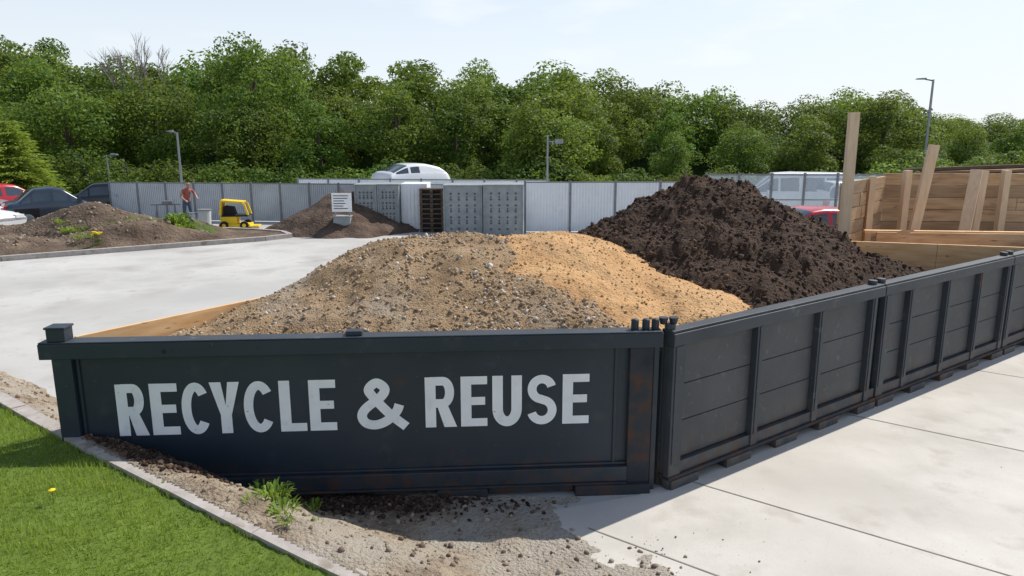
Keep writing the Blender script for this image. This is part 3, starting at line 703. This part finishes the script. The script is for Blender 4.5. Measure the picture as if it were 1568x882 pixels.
y_.obj('yellow_compact_loader',[m_yellow,m_yellow,m_black],bevel=.02,loc=(-10.0,26.0,.0),rz=.15).scale=(.86,.86,.88)

# ------------------------------------------------------------ person
def person(name,loc,rz,H,shirt,pants,skin,hair,pose=0):
    s=H/1.72
    J={};E=[]
    def j(n,p,r,par=None):
        J[n]=(len(J),p,r)
        if par:E.append((J[par][0],J[n][0]))
    j('pel',(0,0,.95),(.135,.10));j('sp',(0,-.03,1.1),(.12,.09),'pel');j('ch',(0,-.09,1.28),(.155,.10),'sp')
    j('nb',(0,-.14,1.42),(.065,.06),'ch');j('nk',(0,-.17,1.49),(.052,.055),'nb');j('hd',(0,-.21,1.57),(.078,.092),'nk');j('ht',(0,-.21,1.66),(.068,.082),'hd')
    for sx,nm in((1,'L'),(-1,'R')):
        j('sh'+nm,(sx*.17,-.11,1.38),(.06,.06),'ch')
        if nm=='L':el=(.25,-.24,1.16);wr=(.17,-.45,1.10)
        else:el=(-.27,-.12,1.13);wr=(-.20,-.34,1.00)
        j('el'+nm,el,(.043,.043),'sh'+nm);j('wr'+nm,wr,(.027,.027),'el'+nm)
        pm=(wr[0],wr[1]-.05,wr[2]-.01);j('pm'+nm,pm,(.038,.018),'wr'+nm)
        for k,(ox,ln) in enumerate([(-.030,.065),(-.010,.078),(.010,.072),(.030,.055)]):
            j('f%d%s'%(k,nm),(pm[0]+ox,pm[1]-.05,pm[2]-.012),(.009,.009),'pm'+nm);j('g%d%s'%(k,nm),(pm[0]+ox,pm[1]-ln,pm[2]-.045),(.008,.008),'f%d%s'%(k,nm))
        j('th'+nm,(pm[0]-sx*.05,pm[1]-.02,pm[2]+.01),(.010,.010),'pm'+nm)
        j('hp'+nm,(sx*.09,0,.88),(.09,.095),'pel');j('kn'+nm,(sx*.12,-.05*(1 if nm=='L' else -.4),.50),(.060,.062),'hp'+nm)
        j('an'+nm,(sx*.13,.04*(1 if nm=='L' else 2),.09),(.042,.045),'kn'+nm);j('to'+nm,(sx*.15,-.15+(0 if nm=='L' else .08),.045),(.042,.035),'an'+nm)
    me=bpy.data.meshes.new('tmp');me.from_pydata([v[1] for v in J.values()],E,[])
    o=bpy.data.objects.new('tmp',me);COL.objects.link(o)
    sk=o.modifiers.new('s','SKIN');sk.use_smooth_shade=True
    for v in J.values():me.skin_vertices[0].data[v[0]].radius=v[2]
    me.skin_vertices[0].data[0].use_root=True
    ss=o.modifiers.new('ss','SUBSURF');ss.levels=1
    dg=bpy.context.evaluated_depsgraph_get();m2=bpy.data.meshes.new_from_object(o.evaluated_get(dg));bpy.data.objects.remove(o)
    m2.materials.clear()
    for m in(shirt,pants,skin,hair,m_black):m2.materials.append(m)
    for p in m2.polygons:
        c=p.center;k=0
        if c.z<.11:k=4
        elif c.z<.98 and abs(c.x)<.26 and c.y>-.2:k=1
        elif c.z>1.46:k=3 if (c.z>1.63 or c.y>-.18 and c.z>1.54) else 2
        elif abs(c.x)>.225 or c.y<-.24:k=2
        p.material_index=k;p.use_smooth=True
    m2.name=name;ob=addo(name,m2,None,loc);ob.rotation_euler.z=rz;ob.scale=(s,s,s)
    f=MB()
    for sx in(-1,1):
        f.cyl((sx*.032,-.29,1.60),(sx*.032,-.303,1.60),.010,.008,8,1);f.cyl((sx*.078,-.20,1.59),(sx*.095,-.20,1.59),.022,.018,8,0)
    f.box8([(-.014,-.30,1.56),(.014,-.30,1.56),(.014,-.285,1.56),(-.014,-.285,1.56),(-.006,-.30,1.60),(.006,-.30,1.60),(.006,-.29,1.60),(-.006,-.29,1.60)],0)
    f.prism([(-.022,1.53),(.022,1.53),(.022,1.537),(-.022,1.537)],-.300,-.285,2)
    f.obj('face',[skin,m_black,m_lred],parent=ob)
    return ob
skin=M('skin',[(.42,.24,.17),(.50,.30,.21)],scale=4,bump=0,rough=.6)
hair=M('hair',[(.06,.04,.03),(.10,.07,.05)],scale=20,bump=.2)
shirt=M('shirt_plaid',[(.26,.07,.06),(.42,.15,.12)],scale=12,bump=.1)
jeans=M('jeans',[(.06,.09,.14),(.11,.15,.20)],scale=10,bump=.2)
person('person',(-12.0,26.6,.0),math.radians(50),1.70,shirt,jeans,skin,hair)
t=MB();t.cyl((0,0,0),(0,0,.62),.20,.24,16,0);t.cyl((0,0,.62),(0,0,.66),.26,.26,16,1);t.box(-.6,-.28,-.15,.15,0,.5,0);t.box(-.62,-.26,-.17,.17,.501,.53,1)
t.obj('waste_bin',[m_fence,m_fpost],bevel=.01,loc=(-11.3,26.4,0))
t=MB()
for a in(-.35,.35):t.beam((a,-.25,0),(a*.85,0,.85),.04,.04,0);t.beam((a,.25,0),(a*.85,0,.85),.04,.04,0)
t.beam((-.5,0,.87),(.5,0,.87),.09,.05,0);t.box(-.1,.25,-.1,.1,.9,1.0,0)
t.obj('sawhorse',[m_fpost],loc=(-12.5,26.0,0),rz=.2)

# ------------------------------------------------------------ trees
def leafcloud(C,R,per,leaf,seed,up=.35):
    r=np.random.default_rng(seed);cnt=np.maximum(20,(per*(R/np.mean(R))**2)).astype(int);n=int(cnt.sum())
    c=np.repeat(C,cnt,0);rad=np.repeat(R,cnt)
    d=r.normal(size=(n,3));d[:,2]+=up;d/=np.linalg.norm(d,axis=1)[:,None]
    lump=1+.12*np.sin(d[:,0]*7+c[:,1]*5)*np.sin(d[:,1]*7+c[:,0]*5)+.1*np.sin(d[:,2]*9)
    rr=rad*lump*r.uniform(.5,1.06,n)**.5
    P=c+d*rr[:,None]*np.array([1,1,.85])
    nm=d*.95+r.normal(size=(n,3))*.5;nm/=np.linalg.norm(nm,axis=1)[:,None]
    a=np.cross(nm,r.normal(size=(n,3)));a/=np.linalg.norm(a,axis=1)[:,None];b=np.cross(nm,a)
    s=(leaf*r.uniform(.55,1.3,n))[:,None]
    V=np.stack([P-a*s*.5,P+b*s*.34,P+a*s*.6,P-b*s*.34],1)
    cl=np.repeat(r.uniform(.15,.65,len(C)),cnt);sh=np.clip(cl+r.uniform(-.22,.28,n),0,1)
    return V.reshape(-1,3),np.repeat(sh,4)
def tree_mesh(name,seed,H=10,R=3.0,ncl=85,per=150,leaf=.20,base=.12,airy=0,crad=(.55,1.15),mat=None):
    r=np.random.default_rng(seed)
    d=r.normal(size=(ncl,3));d/=np.linalg.norm(d,axis=1)[:,None]
    ph=r.uniform(0,6,3);lob=1+.18*np.sin(3*np.arctan2(d[:,1],d[:,0])+ph[0])*np.cos(2.5*d[:,2]+ph[1])+r.uniform(-.10,.10,ncl)
    rr=r.uniform(.3,1,ncl)**.5*lob
    mc=(crad[0]+crad[1])/2*R/3
    cz=H*(1+base)/2;hz=H*(1-base)/2-mc*.8
    C=d*rr[:,None]*np.array([R-mc*.4,R-mc*.4,hz])+np.array([0,0,cz])
    tp=np.clip((C[:,2]-cz)/hz,0,1);C[:,:2]*=(1-.2*tp)[:,None]
    Rr=r.uniform(crad[0],crad[1],ncl)*(R/3)
    V,S=leafcloud(C,Rr,per,leaf,seed+1)
    mb=MB();mb.cyl((0,0,-.3),(.1,0,H*.35),.20*R/3+.05,.13*R/3+.03,8,1);mb.cyl((.1,0,H*.35),(0,.1,H*.85),.13*R/3+.03,.03,8,1)
    for i in range(0,ncl,4 if not airy else 2):
        z=min(H*.8,max(H*.12,C[i][2]*.6));mb.cyl((.05,.02,z),tuple(C[i]),.05,.012,5,1)
    nv=len(mb.v);F=[list(f) for f in mb.f]
    me=bpy.data.meshes.new(name);lv=V.tolist();nf=len(V)//4
    me.from_pydata(mb.v+lv,[],F+[[nv+4*i,nv+4*i+1,nv+4*i+2,nv+4*i+3] for i in range(nf)])
    me.materials.append(mat or m_leaf);me.materials.append(m_bark)
    me.polygons.foreach_set('material_index',[1]*len(F)+[0]*nf)
    a=me.attributes.new('rnd','FLOAT','POINT');a.data.foreach_set('value',np.r_[np.zeros(nv),S].astype(np.float32))
    me.update();return me
variants=[tree_mesh('crown_a',11,10,3.2,44,220,leaf=.21,crad=(.6,1.45)),tree_mesh('crown_b',12,10,2.8,42,210,leaf=.21,crad=(.6,1.35)),tree_mesh('crown_c',13,10,3.4,48,215,leaf=.22,crad=(.6,1.45)),
          tree_mesh('crown_d',14,10,2.5,38,210,leaf=.2,crad=(.6,1.35)),tree_mesh('crown_e',15,10,3.7,52,215,leaf=.22,crad=(.6,1.45))]
bush=tree_mesh('bush_mesh',21,3.5,2.2,34,140,leaf=.17,base=-.1,crad=(.7,1.3))
TX=[-48,-33,-29,-26,-23,-21,-18.5,-16,-14,-11.5,-9,-6.5,-4,-1,3.6,5,7.3,10,12.4,14.5,17.4,19.5,21.5,25,27,29.5,33,45]
TH=[9.6,9.6,9.3,8.6,8.2,7.8,8.8,9.1,9.0,8.3,8.5,8.5,8.1,8.2,8.1,7.3,7.1,7.0,6.7,6.0,5.6,6.3,6.5,6.0,5.0,4.4,4.6,4.5]
TH=[t*1.04 for t in TH]
wood=empty('distant_trees')
def plant(x,y,h,me=None,wide=1.0,nm='tree_crown'):
    o=addo(nm,me or random.choice(variants),wood,(x,y,-.1));s=h/10.0
    w=s*random.uniform(.9,1.2)*wide;o.scale=(w,w,s*random.uniform(.97,1.03));o.rotation_euler.z=random.uniform(0,6.28)
for (Y,step,fac,jit) in [(39,4.0,.60,.28),(44,4.2,.82,.16),(49,3.8,.99,.07),(56,4.6,1.12,.05)]:
    x=-44*Y/48
    while x<42*Y/48:
        yy=Y+random.uniform(-1.6,1.6)
        hh=np.interp(x*48/yy,TX,TH)
        hs=3.2+(hh-3.2)*yy/48 if fac>.9 else hh*fac
        h=hs*(1+random.uniform(-jit,jit*.6))
        plant(x+random.uniform(-.8,.8),yy,h,wide=1.1 if fac>.9 else 1.25)
        x+=step*random.uniform(.8,1.2)
x=-38
while x<36:
    o=addo('shrub',bush,wood,(x,35.5+random.uniform(-1,1),-.1));s=random.uniform(.5,.85);o.scale=(s*1.3,s*1.3,s);o.rotation_euler.z=random.uniform(0,6);x+=random.uniform(1.9,3.0)
x=34
while x<85:
    plant(x,78+random.uniform(-3,3),5.4*random.uniform(.92,1.1)+.4,wide=1.7);x+=3.8
def fH(X,Y):return np.interp(X*48/np.maximum(Y,30),TX,TH)*.62*sstep(41,58,Y)+.4*fbm(X*.2,Y*.2,8)-.05
m_hill=M('hill_undergrowth',[(.025,.05,.01),(.06,.105,.018)],scale=1.5,rough=1,bump=1,bscale=3,bdist=.5)
heightfield('wooded_hill',-90,90,38,110,1.2,fH,None,m_hill)
o=addo('deciduous_tree',tree_mesh('deciduous_tree',41,10,3.6,90,150,leaf=.18,airy=1,crad=(.45,1.0)),None,(-14.6,42,0));o.scale=(.95,.95,.94)
o=addo('deciduous_tree',tree_mesh('deciduous_tree_b',42,7.2,2.0,60,150,leaf=.17,crad=(.6,1.1)),None,(1.2,36,0));o.scale=(.9,.9,.72)
def conifer(seed):
    r=np.random.default_rng(seed);V=[];S=[];H=6.0
    mb=MB();mb.cyl((0,0,0),(0,0,H),.12,.02,8,1)
    for i in range(26):
        z=.35+i*.21;R=2.1*(1-z/H)**.8+.1;nb=int(6+6*R)
        for k in range(nb):
            a=r.uniform(0,6.28);n=int(46*R)+14;t=r.uniform(.12,1,n)
            px=np.cos(a)*t*R+r.normal(0,.09,n);py=np.sin(a)*t*R+r.normal(0,.09,n);pz=z-t*R*.22+.12*t**3*R+r.normal(0,.05,n)
            P=np.stack([px,py,pz],-1);d1=np.stack([np.cos(a)+r.normal(0,.5,n),np.sin(a)+r.normal(0,.5,n),r.normal(-.3,.3,n)],-1);d2=np.cross(d1,r.normal(size=(n,3)));d2/=np.linalg.norm(d2,axis=1)[:,None]
            V.append(np.stack([P,P+d1*.06+d2*.03,P+d1*.14,P+d1*.06-d2*.03],1).reshape(-1,3));S.append(np.repeat(np.clip(r.uniform(0,1,n)*.6+.4*t,0,1),4))
            mb.cyl((0,0,z),(math.cos(a)*R*.9,math.sin(a)*R*.9,z-.15*R),.02,.005,4,1)
    V=np.concatenate(V);S=np.concatenate(S);nv=len(mb.v);nf=len(V)//4
    me=bpy.data.meshes.new('conifer');me.from_pydata(mb.v+V.tolist(),[],[list(f) for f in mb.f]+[[nv+4*i+q for q in range(4)] for i in range(nf)])
    me.materials.append(m_conifer);me.materials.append(m_bark);me.polygons.foreach_set('material_index',[1]*len(mb.f)+[0]*nf)
    a=me.attributes.new('rnd','FLOAT','POINT');a.data.foreach_set('value',np.r_[np.zeros(nv),S].astype(np.float32));me.update();return me
o=addo('conifer_tree',conifer(5),None,(-22.0,32,0));o.scale=(1.05,1.05,.70)
bt=MB()
def branch(p,d,l,r,depth):
    q=p+d*l;bt.cyl(p,q,r,r*.65,5,0)
    if depth==0:return
    for k in range(3 if depth>1 else 4):
        nd=(d+Vector((random.uniform(-.5,.5),random.uniform(-.5,.5),random.uniform(-.05,.3)))).normalized()
        branch(p+d*l*random.uniform(.6,1),nd,l*random.uniform(.6,.8),r*.55,depth-1)
branch(Vector((0,0,0)),Vector((0,0,1)),4.2,.16,5)
bt.obj('bare_tree',[M('bare_bark',[(.20,.17,.15),(.28,.25,.22)],scale=4,bump=0)],loc=(-23.0,46.5,0)).scale=(1.0,1.0,.92)

# ------------------------------------------------------------ light
sv=Vector((.97,.87,1.50)).normalized()
el=math.asin(sv.z);azm=math.atan2(sv.x,sv.y)
sd=bpy.data.lights.new('sun','SUN');sd.energy=5.0;sd.angle=math.radians(.5);sd.color=(1,.955,.88)
so=bpy.data.objects.new('sun',sd);COL.objects.link(so);so.rotation_euler=sv.to_track_quat('Z','Y').to_euler()
w=bpy.data.worlds.new('World');scene.world=w;w.use_nodes=True;nt=w.node_tree;bg=nt.nodes['Background'];N=nt.nodes;Lk=nt.links.new
sk=N.new('ShaderNodeTexSky');sk.sky_type='NISHITA';sk.sun_disc=False;sk.sun_elevation=el;sk.sun_rotation=azm
sk.air_density=1.0;sk.dust_density=.8;sk.ozone_density=1.5
tc=N.new('ShaderNodeTexCoord')
sx=N.new('ShaderNodeSeparateXYZ');Lk(tc.outputs['Generated'],sx.inputs[0])
mr=N.new('ShaderNodeMapRange');mr.inputs[1].default_value=.08;mr.inputs[2].default_value=.6;mr.inputs[3].default_value=.85;mr.inputs[4].default_value=.05;Lk(sx.outputs[2],mr.inputs[0])
mpn=N.new('ShaderNodeMapping');mpn.inputs['Scale'].default_value=(2.2,2.2,9);Lk(tc.outputs['Generated'],mpn.inputs[0])
cn=N.new('ShaderNodeTexNoise');cn.inputs['Scale'].default_value=2.2;cn.inputs['Detail'].default_value=8;Lk(mpn.outputs[0],cn.inputs['Vector'])
cr=N.new('ShaderNodeMapRange');cr.inputs[1].default_value=.56;cr.inputs[2].default_value=.72;cr.inputs[3].default_value=0;cr.inputs[4].default_value=.45;Lk(cn.outputs['Fac'],cr.inputs[0])
mx=N.new('ShaderNodeMix');mx.data_type='RGBA';Lk(mr.outputs[0],mx.inputs[0]);Lk(sk.outputs[0],mx.inputs[6]);mx.inputs[7].default_value=(6.3,6.75,7.2,1)
mx2=N.new('ShaderNodeMix');mx2.data_type='RGBA';Lk(cr.outputs[0],mx2.inputs[0]);Lk(mx.outputs[2],mx2.inputs[6]);mx2.inputs[7].default_value=(7.4,7.5,7.6,1)
Lk(mx2.outputs[2],bg.inputs[0]);bg.inputs[1].default_value=.14
cd=bpy.data.cameras.new('camera');cd.lens=25.26;cd.sensor_width=36;cd.clip_end=2000;cd.clip_start=.05
co=bpy.data.objects.new('camera',cd);COL.objects.link(co);co.location=(0,0,3.2);co.rotation_euler=(math.radians(90-11.75),0,0)
scene.camera=co
